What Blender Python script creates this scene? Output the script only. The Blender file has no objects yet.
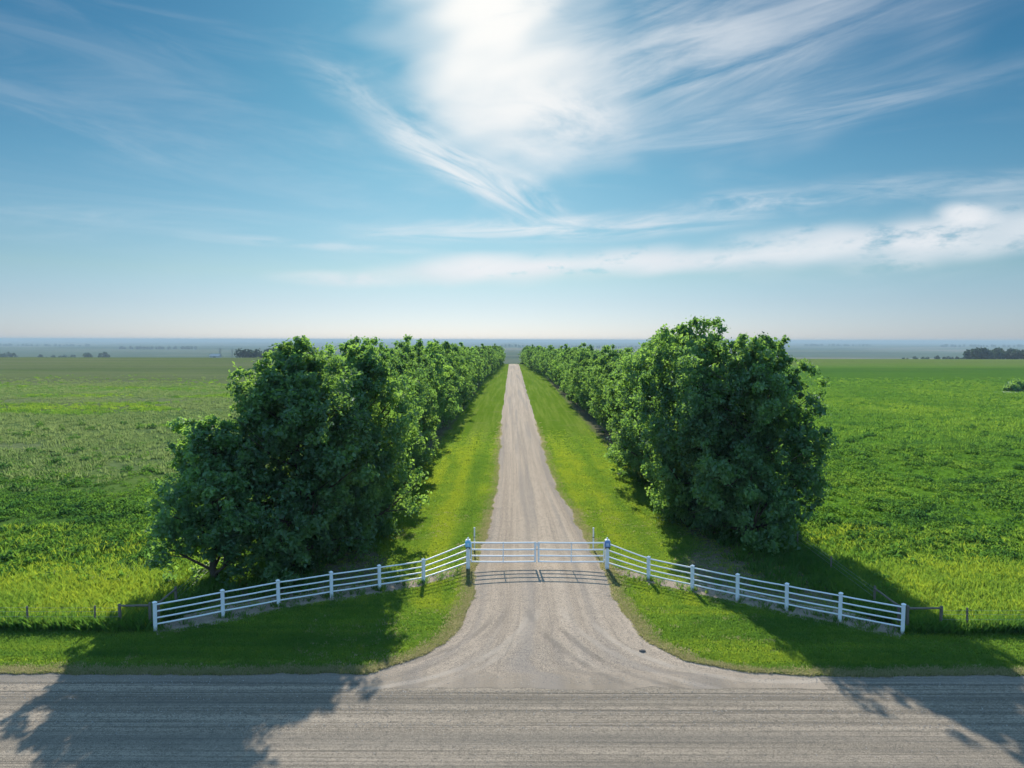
import bpy, bmesh, math, random
import numpy as np
from mathutils import Vector, Matrix, Euler

scene = bpy.context.scene
COL = scene.collection
rng = np.random.default_rng(7)
random.seed(7)

# ----------------------------------------------------------------- camera
CAM_H = 14.5
F_PX = 711.0
PITCH = math.atan(44.0 / F_PX)          # camera looks slightly down
ROLL = math.radians(0.12)

cam_d = bpy.data.cameras.new("camera")
cam = bpy.data.objects.new("camera", cam_d)
COL.objects.link(cam)
cam.location = (0, 0, CAM_H)
cam.rotation_euler = (math.pi / 2 - PITCH, 0, 0)
cam.rotation_mode = 'XYZ'
cam.rotation_euler = (Matrix.Rotation(math.pi / 2 - PITCH, 4, 'X') @ Matrix.Rotation(ROLL, 4, 'Z')).to_euler()
cam_d.sensor_width = 36.0
cam_d.lens = 36.0 * F_PX / 1024.0
cam_d.clip_start = 0.5
cam_d.clip_end = 90000
scene.camera = cam

def view_dir(px, py):
    x, y, f = px - 512.0, py - 384.0, F_PX
    cp, sp = math.cos(PITCH), math.sin(PITCH)
    return (x, f * cp - y * sp, -y * cp - f * sp)

def ground(px, py, z=0.0):
    dx, dy, dz = view_dir(px, py)
    t = (z - CAM_H) / dz
    return (dx * t, dy * t)

def az_el(px, py):
    dx, dy, dz = view_dir(px, py)
    return math.atan2(dx, dy), math.atan2(dz, math.hypot(dx, dy))

# ----------------------------------------------------------------- small helpers
def smooth(t):
    t = np.clip(t, 0.0, 1.0)
    return t * t * (3 - 2 * t)

_tab = np.random.default_rng(99).random(4096)
def vnoise(x):
    x = np.asarray(x, float); i = np.floor(x).astype(int); f = x - i
    f = f * f * (3 - 2 * f)
    return _tab[i % 4096] * (1 - f) + _tab[(i + 1) % 4096] * f
def fnoise(x, oct=3):
    s = 0; a = 1; n = 0
    for k in range(oct):
        s = s + a * (vnoise(np.asarray(x) * 2 ** k + 71.3 * k) - .5); n += a; a *= .55
    return s / n * 2
_tab2 = np.random.default_rng(5).random((256, 256))
def vnoise2(x, y):
    x = np.asarray(x, float); y = np.asarray(y, float)
    i = np.floor(x).astype(int); j = np.floor(y).astype(int); f = x - i; g = y - j
    f = f * f * (3 - 2 * f); g = g * g * (3 - 2 * g)
    a = _tab2[i % 256, j % 256]; b = _tab2[(i + 1) % 256, j % 256]
    c = _tab2[i % 256, (j + 1) % 256]; d = _tab2[(i + 1) % 256, (j + 1) % 256]
    return (a * (1 - f) + b * f) * (1 - g) + (c * (1 - f) + d * f) * g
def fnoise2(x, y, oct=3):
    s = 0; a = 1; n = 0
    for k in range(oct):
        s = s + a * vnoise2(x * 2 ** k + 17.7 * k, y * 2 ** k + 31.1 * k); n += a; a *= .55
    return s / n

def tag(o, label=None, cat=None, group=None, kind=None):
    if label: o['label'] = label
    if cat: o['category'] = cat
    if group: o['group'] = group
    if kind: o['kind'] = kind
    return o

def empty(name, loc):
    o = bpy.data.objects.new(name, None); COL.objects.link(o)
    o.location = loc; o.empty_display_size = 0.5
    return o

def link(name, me, mat, parent=None):
    o = bpy.data.objects.new(name, me); COL.objects.link(o)
    if mat is not None and not me.materials: me.materials.append(mat)
    if parent is not None: o.parent = parent
    return o

def np_mesh(name, verts, faces, attrs=None, smooth_shade=False):
    """verts (N,3), faces (M,k) - all faces with the same number of corners"""
    verts = np.ascontiguousarray(verts, np.float32); faces = np.ascontiguousarray(faces, np.int32)
    me = bpy.data.meshes.new(name)
    M, k = faces.shape
    me.vertices.add(len(verts)); me.vertices.foreach_set('co', verts.ravel())
    me.loops.add(M * k); me.loops.foreach_set('vertex_index', faces.ravel())
    me.polygons.add(M)
    me.polygons.foreach_set('loop_start', np.arange(0, M * k, k, dtype=np.int32))
    me.polygons.foreach_set('use_smooth', np.full(M, smooth_shade, dtype=bool))
    for an, (typ, data) in (attrs or {}).items():
        a = me.attributes.new(an, typ, 'POINT')
        a.data.foreach_set('value' if typ == 'FLOAT' else 'vector', np.ascontiguousarray(data, np.float32).ravel())
    me.update(calc_edges=True)
    me.validate()
    return me

def bm_mesh(name, bm):
    me = bpy.data.meshes.new(name); bm.to_mesh(me); bm.free()
    return me

def bm_box(bm, c, d, rotz=0.0, bev=0.0, rot=None):
    r = bmesh.ops.create_cube(bm, size=1.0)
    vs = r['verts']
    bmesh.ops.scale(bm, vec=d, verts=vs)
    if bev > 0:
        es = list({e for v in vs for e in v.link_edges})
        rb = bmesh.ops.bevel(bm, geom=es, offset=bev, segments=1, affect='EDGES')
        vs = list({v for f in rb['faces'] for v in f.verts} | {v for v in vs if v.is_valid})
    m = rot if rot is not None else Matrix.Rotation(rotz, 3, 'Z')
    bmesh.ops.rotate(bm, cent=(0, 0, 0), matrix=m, verts=vs)
    bmesh.ops.translate(bm, vec=c, verts=vs)
    return vs

def bm_bar(bm, p, q, w, h, bev=0.0):
    """square bar from p to q"""
    p, q = Vector(p), Vector(q); d = q - p
    rot = d.to_track_quat('X', 'Z').to_matrix()
    bm_box(bm, (p + q) / 2, (d.length, w, h), rot=rot, bev=bev)

def tube_arrays(pts, rad, sides=8):
    pts = np.asarray(pts, float); rad = np.asarray(rad, float); n = len(pts)
    tang = np.gradient(pts, axis=0); tang /= np.linalg.norm(tang, axis=1)[:, None] + 1e-9
    ref = np.array([0.3, 0.9, 0.2]); ref /= np.linalg.norm(ref)
    u = np.cross(tang, ref); u /= np.linalg.norm(u, axis=1)[:, None] + 1e-9
    v = np.cross(tang, u)
    an = np.arange(sides) * 2 * np.pi / sides
    V = pts[:, None, :] + rad[:, None, None] * (np.cos(an)[None, :, None] * u[:, None, :] + np.sin(an)[None, :, None] * v[:, None, :])
    V = V.reshape(-1, 3)
    F = []
    for i in range(n - 1):
        for j in range(sides):
            a = i * sides + j; b = i * sides + (j + 1) % sides
            F.append((a, b, b + sides, a + sides))
    return V, np.array(F)

def join_arrays(lst):
    V = []; F = []; o = 0
    for v, f in lst:
        V.append(v); F.append(f + o); o += len(v)
    return np.concatenate(V), np.concatenate(F)

# ----------------------------------------------------------------- node helpers
class NT:
    def __init__(s, tree): s.t = tree; s.n = tree.nodes; s.l = tree.links
    def new(s, typ, **kw):
        nd = s.n.new(typ)
        for k, v in kw.items(): setattr(nd, k, v)
        return nd
    def put(s, sock, v):
        if hasattr(v, 'is_linked') or isinstance(v, bpy.types.NodeSocket): s.l.new(v, sock)
        else: sock.default_value = v
    def math(s, op, a, b=None, c=None, clamp=False):
        nd = s.new('ShaderNodeMath', operation=op, use_clamp=clamp)
        s.put(nd.inputs[0], a)
        if b is not None: s.put(nd.inputs[1], b)
        if c is not None: s.put(nd.inputs[2], c)
        return nd.outputs[0]
    def add(s, a, b): return s.math('ADD', a, b)
    def sub(s, a, b): return s.math('SUBTRACT', a, b)
    def mul(s, a, b): return s.math('MULTIPLY', a, b)
    def step(s, v, lo, hi, a=0.0, b=1.0):
        nd = s.new('ShaderNodeMapRange', interpolation_type='SMOOTHSTEP')
        s.put(nd.inputs['Value'], v); nd.inputs['From Min'].default_value = lo; nd.inputs['From Max'].default_value = hi
        nd.inputs['To Min'].default_value = a; nd.inputs['To Max'].default_value = b
        return nd.outputs[0]
    def lin(s, v, lo, hi, a=0.0, b=1.0):
        nd = s.new('ShaderNodeMapRange')
        s.put(nd.inputs['Value'], v); nd.inputs['From Min'].default_value = lo; nd.inputs['From Max'].default_value = hi
        nd.inputs['To Min'].default_value = a; nd.inputs['To Max'].default_value = b
        return nd.outputs[0]
    def vec(s, x, y, z=0.0):
        nd = s.new('ShaderNodeCombineXYZ')
        s.put(nd.inputs[0], x); s.put(nd.inputs[1], y); s.put(nd.inputs[2], z)
        return nd.outputs[0]
    def xyz(s, v):
        nd = s.new('ShaderNodeSeparateXYZ'); s.l.new(v, nd.inputs[0]); return nd.outputs
    def vscale(s, v, sc):
        nd = s.new('ShaderNodeVectorMath', operation='MULTIPLY'); s.put(nd.inputs[0], v); nd.inputs[1].default_value = sc
        return nd.outputs[0]
    def noise(s, v, scale, detail=4, rough=.55, dist=0.0, dim='3D'):
        nd = s.new('ShaderNodeTexNoise', noise_dimensions=dim)
        if v is not None: s.l.new(v, nd.inputs['Vector'])
        nd.inputs['Scale'].default_value = scale; nd.inputs['Detail'].default_value = detail
        nd.inputs['Roughness'].default_value = rough; nd.inputs['Distortion'].default_value = dist
        return nd.outputs['Fac']
    def mix(s, f, a, b, mode='MIX'):
        nd = s.new('ShaderNodeMix', data_type='RGBA', blend_type=mode, clamp_factor=True)
        s.put(nd.inputs[0], f)
        s.put(nd.inputs[6], a if not isinstance(a, tuple) else (*a[:3], 1)); s.put(nd.inputs[7], b if not isinstance(b, tuple) else (*b[:3], 1))
        return nd.outputs[2]
    def ramp(s, v, stops, interp='LINEAR'):
        nd = s.new('ShaderNodeValToRGB'); cr = nd.color_ramp; cr.interpolation = interp
        while len(cr.elements) < len(stops): cr.elements.new(0.5)
        for e, (p, c) in zip(cr.elements, stops):
            e.position = p; e.color = (*c, 1) if not isinstance(c, float) else (c, c, c, 1)
        s.put(nd.inputs[0], v)
        return nd.outputs[0]
    def attr(s, name, out='Fac'):
        nd = s.new('ShaderNodeAttribute'); nd.attribute_name = name; return nd.outputs[out]
    def pos(s): return s.new('ShaderNodeNewGeometry').outputs['Position']
    def bump(s, h, strength, dist, normal=None):
        nd = s.new('ShaderNodeBump'); nd.inputs['Strength'].default_value = strength; nd.inputs['Distance'].default_value = dist
        s.l.new(h, nd.inputs['Height'])
        if normal is not None: s.l.new(normal, nd.inputs['Normal'])
        return nd.outputs[0]

def material(name):
    m = bpy.data.materials.new(name); m.use_nodes = True
    t = NT(m.node_tree); t.n.clear()
    out = t.new('ShaderNodeOutputMaterial')
    return m, t, out

def principled(t, out, col, rough=.9, normal=None, spec=.2):
    b = t.new('ShaderNodeBsdfPrincipled')
    t.put(b.inputs['Base Color'], col if not isinstance(col, tuple) else (*col[:3], 1))
    t.put(b.inputs['Roughness'], rough); b.inputs['Specular IOR Level'].default_value = spec
    if normal is not None: t.l.new(normal, b.inputs['Normal'])
    t.l.new(b.outputs[0], out.inputs['Surface'])
    return b

# ----------------------------------------------------------------- sun + world
SUN_EL, SUN_AZ = math.radians(30.2), math.radians(-4.2)
sun_dir = Vector((math.sin(SUN_AZ) * math.cos(SUN_EL), math.cos(SUN_AZ) * math.cos(SUN_EL), math.sin(SUN_EL)))
sd = bpy.data.lights.new("sun", 'SUN'); sd.energy = 5.0; sd.angle = math.radians(0.55); sd.color = (1.0, .93, .82)
sun = bpy.data.objects.new("sun", sd); COL.objects.link(sun)
sun.rotation_euler = sun_dir.to_track_quat('Z', 'Y').to_euler(); sun.location = (0, 0, 80)

world = bpy.data.worlds.new("World"); scene.world = world; world.use_nodes = True
w = NT(world.node_tree); w.n.clear()
wout = w.new('ShaderNodeOutputWorld'); bg = w.new('ShaderNodeBackground')
w.l.new(bg.outputs[0], wout.inputs[0])
sky = w.new('ShaderNodeTexSky', sky_type='NISHITA'); sky.sun_disc = False
sky.sun_elevation = SUN_EL; sky.sun_rotation = SUN_AZ
sky.air_density = 1.0; sky.dust_density = 0.6; sky.ozone_density = 2.5; sky.altitude = 600
geo = w.new('ShaderNodeTexCoord').outputs['Generated']
X, Y, Z = w.xyz(geo)
AZ = w.math('ARCTAN2', X, Y)
EL = w.math('ARCSINE', Z)

def cloud(cx, cy, rx, ry, deg, amp, sx, sy, lo, hi, soft=1.0, dist=.6, detail=6, sdeg=None):
    """one patch of cloud: an elliptical footprint filled with streaked noise; sizes in 1/711 rad"""
    a0, e0 = az_el(cx, cy); th = math.radians(-deg)
    ca, sa = math.cos(th), math.sin(th)
    da = w.sub(AZ, a0); de = w.sub(EL, e0)
    u = w.add(w.mul(da, ca), w.mul(de, sa)); v = w.sub(w.mul(de, ca), w.mul(da, sa))
    if sdeg is None: su, sv = u, v
    else:
        t2 = math.radians(-sdeg); c2, s2 = math.cos(t2), math.sin(t2)
        su = w.add(w.mul(da, c2), w.mul(de, s2)); sv = w.sub(w.mul(de, c2), w.mul(da, s2))
    n = w.noise(w.vec(w.mul(su, sx), w.mul(sv, sy), cx * .013), 1.0, detail, .64, dist)
    n0 = w.noise(w.vec(w.mul(u, 9.0), w.mul(v, 22.0), cy * .021 + 3), 1.0, 1, .5, .0)
    r = w.math('SQRT', w.add(w.math('POWER', w.mul(u, F_PX / rx), 2.0), w.math('POWER', w.mul(v, F_PX / ry), 2.0)))
    r = w.add(r, w.mul(w.sub(n0, .5), 0.9 * soft))
    m = w.step(r, 1.15, 0.1)
    return w.mul(w.mul(m, w.step(n, lo, hi)), amp)

def cloud_list(L):
    tot = None
    for c in L:
        d = cloud(**c)
        tot = d if tot is None else w.sub(1.0, w.mul(w.sub(1.0, tot), w.sub(1.0, d)))
    return tot

CL = [
    # bright veil round the sun and the streaks running off it
    dict(cx=492, cy=8, rx=118, ry=165, deg=-18, amp=.97, sx=5, sy=9, lo=.05, hi=.42, soft=1.05),
    dict(cx=545, cy=112, rx=125, ry=62, deg=14, amp=.9, sx=6, sy=15, lo=.18, hi=.62, sdeg=4),
    dict(cx=670, cy=60, rx=300, ry=95, deg=-8, amp=.62, sx=3.5, sy=24, lo=.2, hi=.78, sdeg=-12),
    dict(cx=800, cy=118, rx=250, ry=22, deg=-5, amp=.45, sx=4, sy=40, lo=.25, hi=.8),
    # curled wisps under the veil
    dict(cx=400, cy=115, rx=120, ry=30, deg=22, amp=.5, sx=7, sy=22, lo=.33, hi=.75),
    dict(cx=470, cy=172, rx=135, ry=24, deg=24, amp=.9, sx=6, sy=30, lo=.30, hi=.64, dist=1.0),
    dict(cx=560, cy=228, rx=230, ry=15, deg=-2, amp=.8, sx=6, sy=45, lo=.3, hi=.66),
    dict(cx=740, cy=205, rx=130, ry=16, deg=-3, amp=.55, sx=9, sy=40, lo=.36, hi=.7),
    dict(cx=960, cy=186, rx=130, ry=16, deg=6, amp=.35, sx=7, sy=40, lo=.3, hi=.7),
    # low bank of cloud
    dict(cx=545, cy=266, rx=235, ry=17, deg=-3, amp=.97, sx=17, sy=38, lo=.30, hi=.47, soft=1.0, dist=.2, detail=8),
    dict(cx=905, cy=240, rx=200, ry=26, deg=-3, amp=.9, sx=15, sy=36, lo=.28, hi=.54, soft=1.2, dist=.1, detail=8),
    dict(cx=730, cy=258, rx=120, ry=13, deg=-4, amp=.8, sx=15, sy=40, lo=.30, hi=.5, soft=1.0, dist=.2, detail=8),
    dict(cx=962, cy=214, rx=26, ry=12, deg=10, amp=.9, sx=24, sy=40, lo=.28, hi=.5, soft=1.2),
    dict(cx=360, cy=280, rx=90, ry=9, deg=0, amp=.6, sx=9, sy=40, lo=.3, hi=.6),
    # faint streaks far to the left
    dict(cx=90, cy=135, rx=170, ry=26, deg=10, amp=.15, sx=5, sy=30, lo=.36, hi=.72),
    dict(cx=130, cy=36, rx=130, ry=16, deg=10, amp=.09, sx=5, sy=30, lo=.36, hi=.7),
    dict(cx=70, cy=218, rx=150, ry=12, deg=-2, amp=.2, sx=5, sy=36, lo=.36, hi=.7),
    dict(cx=320, cy=246, rx=150, ry=6, deg=2, amp=.35, sx=6, sy=46, lo=.34, hi=.6),
]
dens = cloud_list(CL)
thin = w.noise(w.vec(w.mul(AZ, 2.6), w.mul(w.add(EL, w.mul(AZ, .05)), 15.0), 8.3), 1.0, 6, .64, .7)
thin = w.mul(w.mul(w.step(thin, .46, .86), .17), w.step(EL, .0, .1))
dens = w.sub(1.0, w.mul(w.sub(1.0, dens), w.sub(1.0, thin)))
# sky colour: Nishita, toned by height above the horizon
skycol = w.new('ShaderNodeVectorMath', operation='SCALE'); w.l.new(sky.outputs[0], skycol.inputs[0]); skycol.inputs[3].default_value = 1.0
tone = w.ramp(EL, [(0.0, (.46, .56, .86)), (0.05, (.45, .54, .69)), (0.09, (.45, .57, .60)), (0.15, (.39, .58, .60)),
                   (0.22, (.30, .55, .58)), (0.32, (.20, .48, .54)), (0.45, (.155, .42, .52)), (0.75, (.34, .6, .75)), (1.0, (.4, .65, .8))])
base = w.mix(1.0, skycol.outputs[0], tone, 'MULTIPLY')
SKY_S = 0.073
world.cycles.sampling_method = 'MANUAL'; world.cycles.sample_map_resolution = 256
cl_n = w.noise(w.vec(w.mul(AZ, 6.0), w.mul(EL, 20.0), 1.7), 1.0, 5, .55, .5)
clcol = w.mix(cl_n, (6.2, 6.7, 7.3), (8.3, 8.4, 8.5))
# the veil glows where the sun stands behind it
vd = w.new('ShaderNodeVectorMath', operation='DOT_PRODUCT'); w.l.new(geo, vd.inputs[0]); vd.inputs[1].default_value = sun_dir
ang = w.math('ARCCOSINE', w.math('MINIMUM', vd.outputs['Value'], 1.0))
clcol = w.mix(w.step(ang, .46, .05), clcol, (9.1, 9.0, 8.7))
# unseen bright blue fill, added overhead and behind the camera to lift shadows
fill_n = w.noise(w.vscale(geo, (1.6, 2.2, 2.6)), 1.0, 4, .55, .4)
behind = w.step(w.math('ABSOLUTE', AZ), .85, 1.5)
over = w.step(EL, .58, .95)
veil = w.mul(w.sub(1.0, w.mul(w.sub(1.0, behind), w.sub(1.0, over))), w.step(fill_n, .25, .6, .55, .92))
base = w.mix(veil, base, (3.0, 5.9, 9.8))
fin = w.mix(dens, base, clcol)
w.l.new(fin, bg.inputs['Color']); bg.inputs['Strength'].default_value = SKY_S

scene.view_settings.view_transform = 'Standard'
scene.view_settings.look = 'None'
scene.view_settings.gamma = 1.0
scene.view_settings.use_curve_mapping = False
scene.view_settings.exposure = 0.64

# ================================================================= terrain
def terrain(x, y):
    x = np.asarray(x, float); y = np.asarray(y, float)
    c = smooth((np.abs(x) - 25) / 180)
    Ye = 385 + c * (330 - 385) ; W = 900 + c * 1500; D = 48 + c * 12
    z = -D * smooth((y - Ye) / W)
    far = smooth((y - 1500) / 2500)
    z = z + far * 9 * (fnoise2(x / 1800 + 40, y / 1500 + 11, 3) - .5) * 2
    return z

# driveway edges (left and right) as functions of Y
def unp(L): return np.array([ground(*p) for p in L])
dl = unp([(366, 673), (380, 668), (420, 655), (440, 643), (455, 630), (464, 612), (468, 598), (470, 575), (479, 545), (487, 520), (495.5, 480), (501.2, 420)])
dr = unp([(815, 675), (750, 671), (690, 660), (650, 640), (632, 618), (622, 600), (612, 575), (592, 545), (578, 520), (555, 480), (535, 420)])
def drive_x(y):
    y = np.asarray(y, float)
    l = np.interp(y, dl[:, 1], dl[:, 0]); r = np.interp(y, dr[:, 1], dr[:, 0])
    return l, r
ROAD_Y = 30.1                      # far edge of the main road
def road_edge(x): return ROAD_Y + .28 * fnoise(np.asarray(x) * .22 + 5, 3) + .10 * fnoise(np.asarray(x) * 2.1, 2)
def drive_edges(y):
    l, r = drive_x(y)
    k = np.clip((np.asarray(y) - 28) / 12, .4, 1)
    l = l + k * (.30 * fnoise(np.asarray(y) * .25 + 300, 3) + .10 * fnoise(np.asarray(y) * 1.9 + 9, 2))
    r = r + k * (.30 * fnoise(np.asarray(y) * .25 + 700, 3) + .10 * fnoise(np.asarray(y) * 1.9 + 55, 2))
    return l, r
DRIVE_END = 452.0

# fence posts (measured feet)
FL = unp([(155.8, 631.8), (223.5, 618), (279, 607), (332, 598), (380, 590.5), (423.8, 583.3)])
FR = unp([(648.9, 580.2), (692.6, 590), (737.9, 599.8), (787, 609.8), (840.2, 620.4), (903, 632.8)])
GL = np.array(ground(468.5, 569.5)); GR = np.array(ground(607.3, 569.3))
LINE_L = np.vstack([FL, GL]); LINE_R = np.vstack([GR, FR])
def fence_y(x):
    x = np.asarray(x, float)
    return np.where(x < 0, np.interp(x, LINE_L[:, 0], LINE_L[:, 1]), np.interp(x, LINE_R[:, 0], LINE_R[:, 1]))
PL_X, PR_X = FL[0, 0], FR[-1, 0]          # property lines running away from the road
PL_Y, PR_Y = FL[0, 1], FR[-1, 1]

# ----------------------------------------------------------------- ground material
gm, g, gout = material("ground_grass")
P = g.pos(); gx, gy, gz = g.xyz(P)
warp = g.noise(P, .08, 3)
n_f = g.noise(P, 1.6, 5, .65)
n_m = g.noise(P, .22, 4, .6)
n_l = g.noise(P, .035, 4, .55)
wob = g.mul(g.sub(warp, .5), 14.0)
# 1 - 40/y : spreads the near metres and packs the far ones
s_ = g.sub(1.0, g.math('DIVIDE', 40.0, g.math('MAXIMUM', g.add(gy, g.mul(wob, g.lin(gy, 40, 400, .35, 3.5))), 5.0)))
yel = (.19, .25, .015); dgr = (.045, .105, .02); mgr = (.075, .135, .03); grey = (.125, .15, .072); olive = (.092, .115, .052); brt = (.09, .185, .022)
left = g.ramp(s_, [(0.0, yel), (.10, (.14, .21, .012)), (.17, (.07, .14, .016)), (.30, dgr), (.42, mgr), (.56, grey), (.70, (.078, .125, .035)), (.765, grey),
                   (.79, brt), (.815, brt), (.835, olive), (.86, (.11, .135, .062)), (.88, (.075, .105, .045)), (.905, (.115, .13, .07)), (.93, olive)])
right = g.ramp(s_, [(0.0, yel), (.12, (.15, .22, .012)), (.24, (.10, .19, .014)), (.4, (.088, .18, .016)), (.6, (.08, .17, .017)), (.8, (.07, .155, .018)), (.88, (.058, .128, .022)),
                    (.895, (.052, .112, .024)), (.906, (.12, .165, .045)), (.93, (.125, .155, .05))])
field = g.mix(g.step(gx, -4, 4), left, right)
# streaks and clumps across the fields
st = g.noise(g.vec(g.mul(gx, .010), g.mul(gy, .05), 3.0), 1.0, 5, .6, .4)
field = g.mix(g.mul(g.step(st, .42, .70), .55), field, g.mix(g.step(gx, -4, 4), (.10, .145, .038), (.075, .165, .014)))
field = g.mix(g.mul(g.step(n_m, .48, .28), .45), field, (.022, .062, .010))
field = g.mix(g.mul(g.step(n_f, .55, .30), .55), field, (.022, .055, .009))
field = g.mix(g.mul(g.step(n_l, .5, .72), .4), field, (.085, .14, .022))
band = g.noise(g.vec(g.mul(gx, .0022), g.mul(gy, .016), 6.0), 1.0, 5, .62, .5)
field = g.mix(g.mul(g.mul(g.step(band, .5, .68), g.step(gy, 130, 240)), .55), field, g.mix(g.step(gx, -4, 4), (.145, .15, .085), (.09, .165, .025)))
field = g.mix(g.mul(g.mul(g.step(band, .48, .32), g.step(gy, 130, 240)), .5), field, g.mix(g.step(gx, -4, 4), (.058, .088, .034), (.045, .105, .018)))
# mown grass between the fences
mow = g.noise(g.vec(g.mul(gx, 1.1), g.mul(gy, .03), 9.0), 1.0, 4, .6, .2)
lawn = g.mix(g.step(mow, .40, .66), (.095, .165, .014), (.15, .21, .03))
lawn = g.mix(g.mul(g.step(n_m, .52, .78), .6), lawn, (.17, .195, .055))
lawn = g.mix(g.mul(g.step(n_f, .55, .32), .5), lawn, (.05, .095, .01))
# the verge by the road, mown in lanes along the road
mv = g.noise(g.vec(g.mul(gx, .04), g.mul(gy, 1.3), 2.0), 1.0, 4, .6, .2)
verge = g.mix(g.step(mv, .40, .64), (.065, .125, .010), (.125, .165, .030))
verge = g.mix(g.mul(g.step(n_m, .55, .8), .6), verge, (.16, .16, .06))
verge = g.mix(g.mul(g.step(n_f, .55, .32), .55), verge, (.035, .07, .008))
vy = g.add(35.5, g.mul(g.sub(warp, .5), 1.2))
verge_m = g.step(g.sub(gy, vy), .9, -.6)
# soil and thin weeds beneath the tree rows
bx = g.mix  # (alias)
dl_ = g.math('ABSOLUTE', g.add(gx, 13.2)); dr_ = g.math('ABSOLUTE', g.sub(gx, 16.2))
dist = g.add(g.sub(g.math('MINIMUM', dl_, dr_), g.step(gy, 51, 45, 0.0, 2.4)), g.mul(g.sub(n_m, .5), 2.6))
bed = g.mul(g.step(dist, 3.8, 2.2), g.step(gy, 37, 39))
bed = g.mul(bed, g.step(gy, 520, 470))
soil = g.mix(g.step(n_f, .42, .68), (.135, .115, .085), (.075, .10, .035))
inside = g.mul(g.mul(g.step(gx, PL_X - 1.0, PL_X + .6), g.step(gx, PR_X + 1.0, PR_X - .6)), g.step(gy, 470, 430))
near_m = g.step(gy, 470, 430)
col = g.mix(inside, field, lawn)
col = g.mix(verge_m, col, verge)
col = g.mix(bed, col, soil)
# patchwork of far-off farmland
vor = g.new('ShaderNodeTexVoronoi', feature='F1', distance='CHEBYCHEV'); g.l.new(g.vec(g.mul(gx, 1 / 1500), g.mul(gy, 1 / 900), 0.0), vor.inputs['Vector']); vor.inputs['Scale'].default_value = 1.0
patch = g.ramp(g.xyz(vor.outputs['Color'])[0], [(0, (.06, .085, .04)), (.35, (.09, .105, .055)), (.6, (.17, .15, .10)), (.85, (.04, .06, .03)), (1, (.12, .125, .07))], 'CONSTANT')
patch = g.mix(g.mul(g.step(g.noise(P, .004, 4), .5, .7), .6), patch, (.035, .07, .03))
col = g.mix(g.step(gy, 900, 1300), col, patch)
hgt = g.add(g.mul(n_f, .6), g.mul(g.noise(P, 7.0, 3, .6), .4))
nb = g.bump(hgt, .9, .16)
principled(g, gout, col, 1.0, nb, 0.0)

# ground sheet: fine near the camera, reaching the horizon
def sgrid(a, b, n, p):
    t = np.linspace(-1, 1, n); s = np.sign(t) * np.abs(t) ** p
    return s * b
gxs = np.unique(np.concatenate([np.linspace(-60, 60, 41), np.sign(np.linspace(-1, 1, 91)) * (60 + (np.abs(np.linspace(-1, 1, 91)) ** 4) * 26000)]))
gys = np.unique(np.concatenate([np.linspace(-200, 300, 34), np.linspace(300, 1500, 90), 1500 + np.linspace(0, 1, 70) ** 2.2 * 26000]))
GX, GY = np.meshgrid(gxs, gys)
GV = np.stack([GX, GY, terrain(GX, GY)], -1).reshape(-1, 3)
nx, ny = len(gxs), len(gys)
idx = np.arange(nx * ny).reshape(ny, nx)
GF = np.stack([idx[:-1, :-1], idx[:-1, 1:], idx[1:, 1:], idx[1:, :-1]], -1).reshape(-1, 4)
o = link("ground", np_mesh("ground", GV, GF, smooth_shade=True), gm)
tag(o, "green farmland plain running from the road to the horizon", "ground", kind="structure")

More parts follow.
